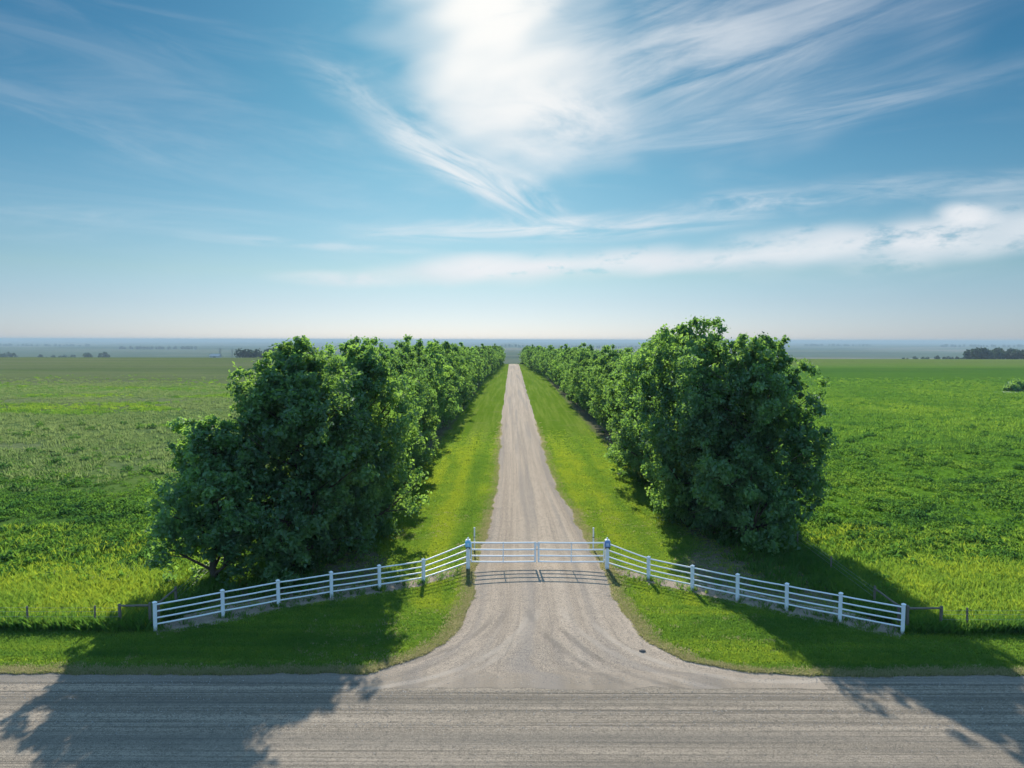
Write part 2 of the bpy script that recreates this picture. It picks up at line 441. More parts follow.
# ----------------------------------------------------------------- gravel
def gravel_mat(name, a, b, dark, mode):
    m, t, out = material(name)
    p = t.pos()
    if mode == 'road':
        x, y, z = t.xyz(p)
        v = t.vec(t.mul(x, .03), t.mul(y, 1.0), 0.0)
        v2 = t.vec(t.mul(x, .10), t.mul(y, 4.0), 4.0)
    elif mode == 'drive':
        u = t.attr('track', 'Vector'); x, y, z = t.xyz(u)
        v = t.vec(t.mul(x, 1.1), t.mul(y, .012), 0.0)
        v2 = t.vec(t.mul(x, 6.5), t.mul(y, .05), 4.0)
    else:
        v = p; v2 = p
    n1 = t.noise(v, 1.1, 4, .6, .0); n2 = t.noise(v2, 1.0, 4, .65, .0)
    blot = t.noise(p, .35, 4, .6); grit = t.noise(p, 9.0, 4, .75); grit2 = t.noise(p, 26.0, 3, .75); grit3 = t.noise(p, 15.0, 2, .7)
    c = t.mix(t.step(n1, .36, .64), a, b)
    c = t.mix(t.mul(t.step(n2, .5, .75), .5), c, tuple(x * 1.25 for x in b))
    c = t.mix(t.mul(t.step(n2, .46, .26), .65), c, dark)
    c = t.mix(t.mul(t.step(blot, .5, .75), .35), c, tuple(x * .8 for x in a))
    c = t.mix(t.mul(t.step(grit, .50, .37), .75), c, dark)
    mid_ = t.noise(p, 2.6, 3, .65)
    c = t.mix(t.mul(t.step(mid_, .52, .36), .35), c, dark)
    c = t.mix(t.mul(t.step(grit3, .47, .36), .6), c, tuple(q * .75 for q in dark))
    c = t.mix(t.mul(t.step(grit2, .52, .60), .6), c, tuple(min(1, x * 1.55) for x in b))
    if mode == 'road':
        # ridges of loose darker stone left by the grader
        for yy, wd, am in ((29.15, .10, .75), (28.35, .055, .8), (27.95, .22, .45), (26.9, .10, .5), (25.9, .12, .3)):
            d = t.math('ABSOLUTE', t.add(t.sub(y, yy), t.mul(t.sub(t.noise(t.vec(t.mul(x, .12), yy), 1.0, 4), .5), .35)))
            c = t.mix(t.mul(t.mul(t.step(d, wd * 1.6, wd * .3), am), t.step(grit, .25, .6)), c, tuple(q * .62 for q in dark))
    if mode == 'drive':
        # the apron turns greyer where it meets the road
        yy = t.xyz(p)[1]
        c = t.mix(t.mul(t.step(t.add(yy, t.mul(t.sub(blot, .5), 2.4)), 31.2, 28.8), .9), c, t.mix(t.step(n1, .36, .64), (.215, .178, .136), (.305, .25, .192)))
        # tyre tracks swinging out of the drive on to the road
        px, py, pz = t.xyz(p)
        for cx, cy, rad, am in ((-8.2, 37.5, 7.3, .5), (-8.2, 37.5, 9.1, .55), (11.6, 37.0, 7.6, .55), (11.6, 37.0, 9.4, .5), (-10.5, 38.5, 10.3, .35), (-10.5, 38.5, 12.0, .35), (13.6, 38.5, 11.0, .4), (13.6, 38.5, 12.8, .4)):
            ddx = t.sub(px, cx); ddy = t.sub(py, cy)
            rr_ = t.math('SQRT', t.add(t.mul(ddx, ddx), t.mul(ddy, ddy)))
            dd = t.math('ABSOLUTE', t.add(t.sub(rr_, rad), t.mul(t.sub(n2, .5), .25)))
            mk = t.mul(t.mul(t.step(dd, .26, .08), am), t.step(py, cy, cy - 2.5))
            c = t.mix(t.mul(mk, t.step(blot, .3, .55)), c, (.14, .12, .10) if rad in (7.3, 9.4, 10.3, 12.8) else (.40, .34, .275))
        rut = t.noise(t.vec(t.mul(x, .8), t.mul(y, .02), 7.0), 1.0, 2)
        c = t.mix(t.mul(t.step(rut, .52, .36), .45), c, (.175, .16, .148))
    if mode == 'road':
        c = t.mix(t.mul(t.step(t.add(y, t.mul(t.sub(blot, .5), 1.2)), 28.9, 29.8), .6), c, (.26, .23, .195))
    if mode == 'road':
        n3 = t.noise(t.vec(t.mul(x, .05), t.mul(y, 9.0), 11.0), 1.0, 4, .65, .0)
        c = t.mix(t.mul(t.step(n3, .50, .36), .55), c, dark)
        c = t.mix(t.mul(t.step(n3, .54, .66), .35), c, (.36, .31, .245))
        big_ = t.noise(t.vec(t.mul(x, .012), t.mul(y, .55), 21.0), 1.0, 2)
        c = t.mix(t.mul(t.step(big_, .55, .36), .45), c, (.13, .118, .10))
    h = t.add(t.add(t.mul(grit, .5), t.mul(grit2, .35)), t.mul(n2, .35))
    principled(t, out, c, .95, t.bump(h, .8, .05), .04)
    return m
road_m = gravel_mat("road_gravel", (.20, .167, .127), (.315, .26, .197), (.096, .085, .071), 'road')
drive_m = gravel_mat("drive_gravel", (.262, .211, .162), (.385, .312, .238), (.16, .134, .108), 'drive')
strip_m = gravel_mat("strip_gravel", (.25, .205, .16), (.33, .27, .21), (.14, .12, .09), 'strip')

# main road
rx = np.unique(np.concatenate([np.linspace(-60, 60, 700), np.sign(np.linspace(-1, 1, 41)) * (60 + np.linspace(-1, 1, 41) ** 2 * 900)]))
rt = np.linspace(0, 1, 15)
RV = []
for t_ in rt:
    ye = road_edge(rx); yy = 15.5 + (ye - 15.5) * t_
    RV.append(np.stack([rx, yy, .004 + .07 * (1 - (2 * t_ - 1) ** 2) + 0 * rx], -1))
RV = np.array(RV).reshape(-1, 3); n_ = len(rx); idx = np.arange(len(rt) * n_).reshape(len(rt), n_)
RF = np.stack([idx[:-1, :-1], idx[:-1, 1:], idx[1:, 1:], idx[1:, :-1]], -1).reshape(-1, 4)
o = link("gravel_road", np_mesh("gravel_road", RV, RF, smooth_shade=True), road_m)
tag(o, "wide grey gravel road crossing in the foreground", "road", kind="structure")
def road_z(y): t_ = np.clip((y - 15.5) / (ROAD_Y - 15.5), 0, 1); return .004 + .07 * (1 - (2 * t_ - 1) ** 2)

# driveway
dy = np.unique(np.concatenate([np.linspace(28.7, 45, 150), np.linspace(45, 110, 220), np.linspace(110, DRIVE_END, 170)]))
us = np.linspace(0, 1, 33)
L_, R_ = drive_edges(dy)
flare = smooth((31.5 - dy) / 2.5)
DV = np.zeros((len(dy), len(us), 3)); TR = np.zeros_like(DV)
for k, u in enumerate(us):
    xx = L_ + (R_ - L_) * u
    end = .30 * fnoise(xx * .5 + 44, 3) * np.clip(1 - (dy - 28.7) / 1.4, 0, 1)
    DV[:, k, 0] = xx; DV[:, k, 1] = dy + end
    crown = .13 * (1 - (2 * u - 1) ** 2) * (1 - flare)
    DV[:, k, 2] = np.maximum(terrain(xx, dy) + .010, road_z(dy) + .004) * (dy < 31) + (terrain(xx, dy) + .010) * (dy >= 31) + crown * smooth((dy - 30) / 4)
    l0, r0 = drive_x(dy); TR[:, k, 0] = (xx - l0) / (r0 - l0) * 7.0; TR[:, k, 1] = dy
idx = np.arange(len(dy) * len(us)).reshape(len(dy), len(us))
DF = np.stack([idx[:-1, :-1], idx[:-1, 1:], idx[1:, 1:], idx[1:, :-1]], -1).reshape(-1, 4)
o = link("gravel_driveway", np_mesh("gravel_driveway", DV.reshape(-1, 3), DF, {'track': ('FLOAT_VECTOR', TR.reshape(-1, 3))}, True), drive_m)
tag(o, "pale gravel driveway running straight between the tree rows", "driveway", kind="structure")
def drive_z(x, y):
    l, r = drive_x(y); u = np.clip((x - l) / (r - l), 0, 1)
    return .010 + .13 * (1 - (2 * u - 1) ** 2) * smooth((y - 30) / 4)

# bare gravel strips below the white fences
def strip(name, line, label):
    ts = np.concatenate([[0], np.cumsum(np.hypot(*np.diff(line, axis=0).T))]); n = int(ts[-1] / .12)
    s = np.linspace(0, ts[-1], n); px = np.interp(s, ts, line[:, 0]); py = np.interp(s, ts, line[:, 1])
    tx, ty = np.gradient(px), np.gradient(py); ln = np.hypot(tx, ty); nxn, nyn = -ty / ln, tx / ln
    lo = -.75 + .20 * fnoise(s * .9 + 3, 3); hi = 1.5 + .4 * fnoise(s * .7 + 90, 3)
    rows = [np.stack([px + nxn * (lo + (hi - lo) * q), py + nyn * (lo + (hi - lo) * q), 0 * s + .006], -1) for q in (0, .33, .66, 1)]
    V = np.array(rows).reshape(-1, 3); idx = np.arange(4 * n).reshape(4, n)
    F = np.stack([idx[:-1, :-1], idx[:-1, 1:], idx[1:, 1:], idx[1:, :-1]], -1).reshape(-1, 4)
    tag(link(name, np_mesh(name, V, F), strip_m), label, "gravel strip", kind="structure")
strip("gravel_strip", LINE_L[:, :], "bare gravel strip along the foot of the left white fence")
strip("gravel_strip", LINE_R[:, :], "bare gravel strip along the foot of the right white fence")

# ================================================================= white fences and gates
def paint(name, c, rough=.45, grime=.10):
    m, t, out = material(name); p = t.pos(); x, y, z = t.xyz(p)
    n = t.noise(p, 5.0, 4, .6); n2 = t.noise(t.vscale(p, (14, 14, 2.2)), 1.0, 3)
    cc = t.mix(t.mul(t.step(n, .45, .75), grime * 2.2), c, tuple(q * .72 for q in c))
    cc = t.mix(t.mul(t.step(n2, .55, .75), grime * 1.5), cc, (c[0] * .7, c[1] * .66, c[2] * .56))
    splash = t.mul(t.step(z, .28, .02), t.step(n, .3, .6))
    cc = t.mix(t.mul(splash, .7), cc, (.30, .27, .2))
    principled(t, out, cc, rough, t.bump(n, .15, .01), .4)
    return m
white_m = paint("white_paint", (.80, .80, .79))
white_r = paint("white_rail", (.82, .82, .81), .4, .06)
blue_m = paint("blue_enamel", (.22, .55, .74), .35, .1)
navy_m = paint("navy_enamel", (.17, .28, .52), .35, .1)
cream_m = paint("cream_enamel", (.70, .78, .82), .4, .06)
dark_m = paint("dark_metal", (.06, .065, .07), .5, .1)

def wood(name, c1, c2):
    m, t, out = material(name); p = t.pos()
    n = t.noise(t.vscale(p, (9, 9, 1.6)), 1.0, 5, .6, .5); n2 = t.noise(p, 30, 2)
    principled(t, out, t.mix(n, c1, t.mix(n2, c2, c1)), .9, t.bump(n, .5, .02), .15)
    return m
wood_m = wood("weathered_wood", (.13, .11, .085), (.26, .23, .19))
wire_m = paint("wire_metal", (.25, .25, .24), .5, .1)

POST_H = 1.44; POST_W = .17
RAILS = [.93, .69, .46, .24]

def post_mesh(h, wd, yaw):
    bm = bmesh.new()
    bm_box(bm, (0, 0, h / 2 - .09), (wd, wd, h + .18 - .0), yaw, .012)
    # cap: overhanging plate and low pyramid
    bm_box(bm, (0, 0, h + .018), (wd + .045, wd + .045, .035), yaw, .008)
    r = bmesh.ops.create_cone(bm, cap_ends=True, segments=4, radius1=(wd + .02) * .7071, radius2=.012, depth=.06)
    bmesh.ops.rotate(bm, cent=(0, 0, 0), matrix=Matrix.Rotation(yaw + math.pi / 4, 3, 'Z'), verts=r['verts'])
    bmesh.ops.translate(bm, vec=(0, 0, h + .066), verts=r['verts'])
    return bm_mesh("post", bm)

def white_fence(label, posts, gate_pt, h0):
    root = empty("white_fence", (posts[0][0], posts[0][1], 0))
    tag(root, label, "fence", "white four-rail fences flanking the gate")
    O = Vector(root.location)
    pts = list(posts)
    allp = pts + [gate_pt]
    for i, p in enumerate(pts):
        a = allp[max(i - 1, 0)]; b = allp[min(i + 1, len(allp) - 1)]
        yaw = math.atan2(b[1] - a[1], b[0] - a[0])
        me = post_mesh(POST_H * random.uniform(.985, 1.015), POST_W, yaw)
        ob = link("post", me, white_m, root); ob.location = Vector((p[0], p[1], 0)) - O
        ob.rotation_euler = (random.uniform(-.012, .012), random.uniform(-.012, .012), 0)
    for k, f in enumerate(RAILS):
        line = [Vector((p[0], p[1], POST_H * f)) for p in pts]
        hg = h0 * (.90, .67, .45, .245)[k]
        end = Vector((gate_pt[0], gate_pt[1], hg)); last = line[-1]
        d = (end - last); end = last + d * ((d.length - .14) / d.length)
        line.append(end)
        # a slight sag between the posts
        fine = []
        for a, b in zip(line[:-1], line[1:]):
            for q in (0, .25, .5, .75):
                v = a.lerp(b, q); v.z -= .012 * math.sin(q * math.pi) + random.uniform(-.004, .004); fine.append(v)
        fine.append(line[-1])
        V, F = tube_arrays([tuple(v - O) for v in fine], [.042] * len(fine), 8)
        link("rail", np_mesh("rail", V, F, smooth_shade=True), white_r, root)
    return root

GP_H = 1.88
white_fence("white four-rail post fence curving away left of the driveway gate", FL, GL, GP_H)
white_fence("white four-rail post fence curving away right of the driveway gate", FR[::-1], GR, GP_H)

def gate_post(pt, label, mat_box, side):
    root = empty("gate_post", (pt[0], pt[1], 0)); tag(root, label, "gate post", "posts carrying the driveway gate")
    ob = link("post", post_mesh(GP_H, .24, 0), white_m, root)
    # metal letter-box shaped holder strapped to the front of the post
    bm = bmesh.new()
    bm_box(bm, (0, -.165, GP_H - .20), (.36, .085, .40), 0, .02)
    bm_box(bm, (0, -.215, GP_H - .20), (.28, .016, .30), 0, .006)
    ob = link("box", bm_mesh("box", bm), mat_box, root)
    bm = bmesh.new()
    for zz in (-.43,):
        bm_box(bm, (0, -.14, GP_H + zz), (.30, .05, .045), 0, .008)
        bm_box(bm, (-.11, -.15, GP_H + zz - .05), (.06, .06, .09), 0, .008)
        bm_box(bm, (.11, -.15, GP_H + zz - .05), (.06, .06, .09), 0, .008)
    link("bracket", bm_mesh("bracket", bm), dark_m, ob)
    bm = bmesh.new()
    for q in (-1, 1): bm_box(bm, (q * .04, -.2245, GP_H - .19), (.05, .008, .10), 0, .002)
    bm_box(bm, (0, -.2245, GP_H - .29), (.17, .008, .03), 0, .002)
    link("face_plate", bm_mesh("face_plate", bm), cream_m, ob)
    # small finial
    bm = bmesh.new()
    bmesh.ops.create_uvsphere(bm, u_segments=12, v_segments=8, radius=.055)
    bmesh.ops.translate(bm, vec=(0, 0, GP_H + .14), verts=bm.verts)
    link("finial", bm_mesh("finial", bm), white_m, root)
    return root
gate_post(GL, "thick white post with a sky blue box left of the driveway gate", blue_m, -1)
gate_post(GR, "thick white post with a darker violet blue box right of the driveway gate", navy_m, 1)

# two swinging gate leaves that meet in the middle of the drive
GC = np.array(ground(537.2, 569.3))
def gate_leaf(hinge, meet, label):
    root = empty("metal_gate", (hinge[0], hinge[1], 0)); tag(root, label, "gate", "two leaves of the driveway gate")
    d = np.array(meet) - np.array(hinge); L = np.linalg.norm(d); d = d / L
    a, b = .20, L - .11                       # clear of post and of the other leaf
    zs = (.50, .88, 1.28, 1.72)
    def pt(s, z): return (d[0] * s, d[1] * s, z)
    for z in zs:
        pts = [pt(a + (b - a) * q, z - .015 * math.sin(q * math.pi)) for q in np.linspace(0, 1, 9)]
        V, F = tube_arrays(pts, [.05] * 9, 8)
        link("rail", np_mesh("rail", V, F, smooth_shade=True), white_r, root)
    for s, r in ((a, .042), (b, .06), ((a + b) / 2, .03)):
        V, F = tube_arrays([pt(s, .46), pt(s, 1.1), pt(s, 1.76)], [r] * 3, 10)
        link("stile" if s != (a + b) / 2 else "brace", np_mesh("stile", V, F, smooth_shade=True), white_r, root)
    bm = bmesh.new(); bm_box(bm, pt(b + .015, 1.62), (.17, .03, .24), math.atan2(d[1], d[0]), .005)
    link("latch_plate", bm_mesh("latch_plate", bm), white_m, root)
    for z in (.62, 1.6):
        bm = bmesh.new(); bm_bar(bm, pt(.05, z), pt(a, z), .05, .05, .006); link("hinge", bm_mesh("hinge", bm), white_m, root)
    bm = bmesh.new(); bm_box(bm, pt(b + .06, 1.30), (.09, .05, .06), math.atan2(d[1], d[0]), .01)
    link("latch", bm_mesh("latch", bm), wire_m, root)
gate_leaf(GL, GC, "left leaf of the white tube driveway gate")
gate_leaf(GR, GC, "right leaf of the white tube driveway gate")

def stay_post(px, py, label):
    x, y = ground(px, py); root = empty("stay_post", (x, y, 0)); tag(root, label, "post", "slim posts just inside the gate")
    V, F = tube_arrays([(0, 0, -.1), (0, 0, .8), (0, 0, 1.55)], [.055, .052, .05], 10)
    link("pole", np_mesh("pole", V, F, smooth_shade=True), white_m, root)
    bm = bmesh.new(); bmesh.ops.create_uvsphere(bm, u_segments=12, v_segments=8, radius=.075)
    bmesh.ops.scale(bm, vec=(1, 1, .7), verts=bm.verts); bmesh.ops.translate(bm, vec=(0, 0, 1.57), verts=bm.verts)
    link("cap", bm_mesh("cap", bm), white_m, root)
    bm = bmesh.new(); bm_box(bm, (0, -.05, .95), (.14, .06, .05), 0, .008); link("latch", bm_mesh("latch", bm), dark_m, root)
stay_post(474.8, 550.5, "slim white post just inside the gate at the left edge of the drive")
stay_post(593.6, 550.5, "slim white post just inside the gate at the right edge of the drive")

# weathered wood corner braces and wire fences going on from the white fences
def rough_post(root, O, x, y, h, r=.075):
    n = 6; lean = np.array([random.uniform(-.02, .02), random.uniform(-.02, .02)])
    pts = [(x - O[0] + lean[0] * h * q, y - O[1] + lean[1] * h * q, -.1 + (h + .1) * q) for q in np.linspace(0, 1, n)]
    V, F = tube_arrays(pts, [r * random.uniform(.93, 1.05) for _ in pts], 9)
    top = np.array([pts[-1]]) + [0, 0, .01]; k = len(V)
    V = np.vstack([V, top]); cap = np.array([[k - 9 + j, k - 9 + (j + 1) % 9, k, k] for j in range(9)])
    bm = bmesh.new(); vs = [bm.verts.new(v) for v in V]
    for f in F: bm.faces.new([vs[i] for i in f])
    for f in cap: bm.faces.new([vs[i] for i in f[:3]])
    link("post", bm_mesh("post", bm), wood_m, root)
def rough_rail(root, O, p, q, r=.06):
    pts = [np.array(p) * (1 - t) + np.array(q) * t - np.array([O[0], O[1], 0]) + [0, 0, random.uniform(-.012, .012)] for t in np.linspace(0, 1, 6)]
    V, F = tube_arrays(pts, np.linspace(r, r * .85, 6), 8)
    link("rail", np_mesh("rail", V, F), wood_m, root)

def wire_fence(label, x0, y0, sgn, step, count, first):
    """brace panel, then wooden posts with wire running along the verge"""
    root = empty("wire_fence", (x0, y0, 0)); tag(root, label, "fence", "weathered wire fences beyond the white fences")
    O = (x0, y0)
    xs = [x0 + sgn * .42, x0 + sgn * first] + [x0 + sgn * (first + step * (k + .36)) for k in range(count)]
    for i, x in enumerate(xs): rough_post(root, O, x, y0 + .1 + .04 * math.sin(i * 2.1), (1.25 if i < 2 else 1.15) * random.uniform(.95, 1.05), .075 if i < 2 else .05)
    rough_rail(root, O, (xs[0], y0 + .1, 1.16), (xs[1], y0 + .1, 1.16))
    for z in (.35, .62, .88, 1.08):
        pts = []
        for i in range(1, len(xs) - 1):
            for q in (0, .5): pts.append((xs[i] + (xs[i + 1] - xs[i]) * q - x0, .03, z - (.02 if q else 0)))
        pts.append((xs[-1] - x0, .03, z))
        V, F = tube_arrays(pts, [.006] * len(pts), 4)
        link("wire", np_mesh("wire", V, F), wire_m, root)
def side_fence(label, x0, y0, dx, steps, h):
    root = empty("wire_fence", (x0, y0, 0)); tag(root, label, "fence", "weathered wire fences beyond the white fences")
    O = (x0, y0); ys = [y0 + .45] + [y0 + s for s in steps]
    pts_ = [(x0 + dx * (y - y0) / 20.0, y) for y in ys]
    for i, (x, y) in enumerate(pts_): rough_post(root, O, x, y, h * random.uniform(.95, 1.05), .07 if i < 2 else .05)
    rough_rail(root, O, (*pts_[0], h * .93), (*pts_[1], h * .93))
    for z in (.35, .62, .88, 1.08):
        V, F = tube_arrays([(x - x0 + .05, y - y0, z) for x, y in pts_[1:]], [.006] * (len(pts_) - 1), 4)
        link("wire", np_mesh("wire", V, F), wire_m, root)
wire_fence("weathered wooden post and wire fence running left along the verge", PL_X, PL_Y + .25, -1, 3.4, 9, 1.95)
wire_fence("weathered wooden post and wire fence running right along the verge", PR_X, PR_Y + .25, 1, 3.6, 9, 2.1)
side_fence("weathered post and wire fence running back along the left field", PL_X - .15, PL_Y + .25, -1.1, [2.6] + [2.6 + 5.5 * k for k in range(1, 16)], 1.22)
side_fence("weathered post and wire fence running back along the right field", PR_X + .15, PR_Y + .25, .5, [3.0] + [3.0 + 5.5 * k for k in range(1, 16)], 1.22)

# ================================================================= trees
def leaf_mat(name, c, tc, var=.35):
    m, t, out = material(name)
    r = t.attr('tint'); oi = t.new('ShaderNodeObjectInfo').outputs['Random']
    k = t.lin(r, 0, 1, 1 - var, 1 + var)
    def vary(col):
        cc = t.mix(r, tuple(q * f for q, f in zip(col, (.78, .90, .9))), tuple(q * f for q, f in zip(col, (1.30, 1.10, .9))))
        sc = t.new('ShaderNodeVectorMath', operation='SCALE'); t.l.new(cc, sc.inputs[0])
        t.l.new(t.mul(k, t.lin(oi, 0, 1, .88, 1.12)), sc.inputs[3]); return sc.outputs[0]
    d = t.new('ShaderNodeBsdfDiffuse'); t.put(d.inputs[0], vary(c))
    tr = t.new('ShaderNodeBsdfTranslucent'); t.put(tr.inputs[0], vary(tc))
    gl = t.new('ShaderNodeBsdfGlossy'); gl.inputs['Roughness'].default_value = .55; gl.inputs[0].default_value = (.85, .95, 1, 1)
    a = t.new('ShaderNodeAddShader'); 
    mx = t.new('ShaderNodeMixShader'); mx.inputs[0].default_value = .5; t.l.new(d.outputs[0], mx.inputs[1]); t.l.new(tr.outputs[0], mx.inputs[2])
    m2 = t.new('ShaderNodeMixShader'); m2.inputs[0].default_value = .035; t.l.new(mx.outputs[0], m2.inputs[1]); t.l.new(gl.outputs[0], m2.inputs[2])
    t.l.new(m2.outputs[0], out.inputs['Surface'])
    return m
leaf_m = leaf_mat("tree_leaves", (.066, .150, .070), (.25, .47, .075))
bark_m = wood("tree_bark", (.07, .055, .04), (.15, .125, .10))

def leaf_quads(centers, normals_bias, size, r):
    """one bent diamond leaf per centre, turned at random"""
    n = len(centers)
    d = r.normal(size=(n, 3)); d += normals_bias * 1.05; d /= np.linalg.norm(d, axis=1)[:, None]      # leaf normal
    a = r.normal(size=(n, 3)); a -= (a * d).sum(1)[:, None] * d; a /= np.linalg.norm(a, axis=1)[:, None]
    a[:, 2] -= .25
    b = np.cross(d, a)
    L = (size * r.uniform(.65, 1.3, n))[:, None]
    p0 = centers - a * L * .5; p2 = centers + a * L * .5 - d * L * .10
    p1 = centers + b * L * .34 + d * L * .08; p3 = centers - b * L * .34 + d * L * .08
    V = np.stack([p0, p1, p2, p3], 1).reshape(-1, 3)
    F = np.arange(n * 4).reshape(n, 4)
    return V, F

def envelope(t, low):
    # crown radius (fraction) against height fraction
    return np.clip((np.sin(np.pi * np.clip((t - low) / (1 - low), 0, 1) ** .78)) ** .5, 0, 1) * (.62 + .38 * smooth(t / .32))

def make_tree(seed, H, R, n_lobe, n_clump, n_leaf, leaf, low=.03, lobe_r=1.0, wood_detail=True):
    r = np.random.default_rng(seed)
    wood_parts = []
    nz = 9
    tz = np.linspace(0, .9, nz)
    wobx = np.cumsum(r.normal(0, .10, nz)) ; woby = np.cumsum(r.normal(0, .10, nz)); wobx -= wobx[0]; woby -= woby[0]
    trunk = np.stack([wobx, woby, tz * H], 1); trad = (.016 * H) * (1 - tz) ** .8 + .02; trad[0] *= 1.5
    tr0 = trunk.copy(); tr0[0, 2] = -.15
    wood_parts.append(tube_arrays(tr0, trad, 9))
    # lobes: sub-crowns carried by limbs
    lobes = []
    golden = 2.39996
    for i in range(n_lobe):
        q = (i + .5) / n_lobe
        t = low + (1 - low) * (.04 + .93 * q ** .85)
        er = envelope(t, low) * R
        ang = i * golden + r.normal(0, .35)
        f = r.uniform(.50, 1.02) if i % 4 else r.uniform(.1, .45)
        f *= r.uniform(.85, 1.12)
        c = np.array([math.cos(ang) * er * f, math.sin(ang) * er * f, t * H])
        rad = lobe_r * r.uniform(.75, 1.25) * (.23 * R + .55) * (1.0 if t < .85 else .75)
        lobes.append((c, rad))
        if wood_detail or i % 2 == 0:
            h0 = max(.06, t - .05 - .13 * f)
            b0 = np.array([np.interp(h0, tz, trunk[:, 0]), np.interp(h0, tz, trunk[:, 1]), h0 * H])
            m = b0 * .45 + c * .55; m[2] -= .06 * np.linalg.norm(c - b0); m += r.normal(0, .12, 3)
            rb = np.interp(h0, tz, trad) * .45 + .012
            wood_parts.append(tube_arrays(np.array([b0, m, c, c + (c - m) * (.45 if t < .7 else .05)]), [rb, rb * .7, rb * .4, .010], 6))
            if wood_detail:
                for k in range(3):
                    e = c + r.normal(0, 1, 3) * rad * .55
                    wood_parts.append(tube_arrays(np.array([m, (m + e) / 2 + r.normal(0, .08, 3), e]), [rb * .4, rb * .25, .008], 5))
    cents = []; bias = []; tint = []
    for (c, rad) in lobes:
        nc = max(3, int(n_clump * r.uniform(.7, 1.3)))
        dv = r.normal(size=(nc, 3)); dv /= np.linalg.norm(dv, axis=1)[:, None]
        cc = c + dv * rad * (r.uniform(.35, 1.15, nc) ** .6)[:, None] * np.array([.92, .92, 1.22 if t < .7 else 1.45])
        lt = r.uniform(0, 1)
        for k in range(nc):
            cs = r.uniform(.5, 1.5); nl = max(4, int(n_leaf * cs))
            cr = rad * .22 * cs ** .6
            off = r.normal(size=(nl, 3)) * cr * .62 * np.array([1.0, 1.0, .95])
            p = cc[k] + off
            cents.append(p)
            bb = off / (np.linalg.norm(off, axis=1)[:, None] + 1e-6) * .5 + dv[k] * .6 + np.array([0, 0, .5])
            bias.append(bb)
            tint.append(np.clip(.40 * lt + .45 * r.uniform(0, 1) + .25 * r.uniform(0, 1, nl), 0, 1))
    cents = np.concatenate(cents); bias = np.concatenate(bias); tint = np.concatenate(tint)
    keep = cents[:, 2] > .12; cents, bias, tint = cents[keep], bias[keep], tint[keep]
    V, F = leaf_quads(cents, bias, leaf, r)
    crown = np_mesh("crown", V, F, {'tint': ('FLOAT', np.repeat(tint, 4))})
    WV, WF = join_arrays(wood_parts)
    wood_me = np_mesh("trunk", WV, WF, smooth_shade=True)
    crown.materials.append(leaf_m); wood_me.materials.append(bark_m)
    return wood_me, crown

#            seed  H     R    lobes clumps leaves leaf
NEAR = [make_tree(11, 14.5, 5.0, 54, 20, 62, .265),
        make_tree(12, 14.5, 4.7, 50, 20, 62, .265),
        make_tree(13, 14.5, 5.0, 56, 20, 62, .265, low=.02),
        make_tree(14, 14.5, 4.6, 50, 20, 62, .265)]
SMALL = make_tree(21, 9.2, 2.5, 30, 17, 58, .235, low=.1)
MID = [make_tree(31 + k, 14.5, 4.7, 36, 15, 44, .33, wood_detail=False) for k in range(4)]
FARP = [make_tree(41 + k, 14.5, 4.7, 26, 8, 18, .70, wood_detail=False) for k in range(3)]
PROTO_H = {}

def place_tree(name, proto, x, y, h, ph, wscale, label, group=None):
    root = empty(name, (x, y, float(terrain(x, y))))
    tag(root, label, "tree", group)
    s = h / ph * .935; root.scale = (s * wscale * 1.06, s * wscale * 1.06 * random.uniform(.94, 1.06), s)
    root.rotation_euler = (0, 0, random.uniform(0, 6.28))
    for nm, me in zip(("trunk", "crown"), proto):
        ob = bpy.data.objects.new(nm, me); COL.objects.link(ob); ob.parent = root
    return root

GRP_L, GRP_R = "trees of the row left of the driveway", "trees of the row right of the driveway"
ox, oy = ground(190, 592)
place_tree("leafy_tree", SMALL, ox + 1.0, oy + 1.3, 10.0, 9.2, 1.12, "small tree standing apart on the field side of the broad front left tree", GRP_L)
place_tree("leafy_tree", NEAR[0], -13.8, 44.6, 14.2, 14.5, 1.09, "broad dark tree at the front of the left row, just behind the white fence", GRP_L)
place_tree("leafy_tree", NEAR[1], -11.0, 50.8, 14.2, 14.5, .95, "tall tree second from the front of the left row, on the lawn side", GRP_L)
place_tree("leafy_tree", NEAR[2], 17.0, 50.4, 15.2, 14.5, .93, "broad dark tree at the front of the right row, beside the open field", GRP_R)
place_tree("leafy_tree", NEAR[3], 14.3, 56.0, 15.8, 14.5, .90, "tallest tree, second from the front of the right row, leaning over the lawn", GRP_R)

def row(x0, ystart, yend, group, side, hs):
    y = ystart; k = 0
    while y < yend:
        x = x0 * (1 - (.37 if side == 'left' else .42) * float(smooth((y - 190) / 240))) + random.uniform(-.9, .9)
        hs = float(np.interp(y, [55, 100, 200, 450], [14.3, 13.8, 12.4, 10.4] if side == 'left' else [14.2, 13.0, 12.2, 11.0]))
        far = y > 150
        proto = NEAR[(k * 3 + (side == 'right')) % 4] if y < 82 else (MID[k % 4] if y < 190 else FARP[k % 3])
        h = hs * random.uniform(.86, 1.10)
        if y < 105: lab = f"mid-height leafy tree in the nearer part of the {side} row, behind the front trees"
        elif y < 230: lab = f"leafy tree in the middle stretch of the {side} row beside the driveway"
        else: lab = f"small-looking leafy tree far down the {side} row towards the end of the driveway"
        place_tree("leafy_tree", proto, x, y, h, 14.5, random.uniform(.82, 1.08), lab, group + ("" if y < 105 else (", middle stretch" if y < 230 else ", far stretch")))
        y += random.choice((5.2, 5.8, 6.3, 7.0, 8.3)) + random.uniform(-.3, .3); k += 1
row(-13.0, 56.5, 458, GRP_L, 'left', 14.2)
row(16.6, 62.0, 458, GRP_R, 'right', 13.6)

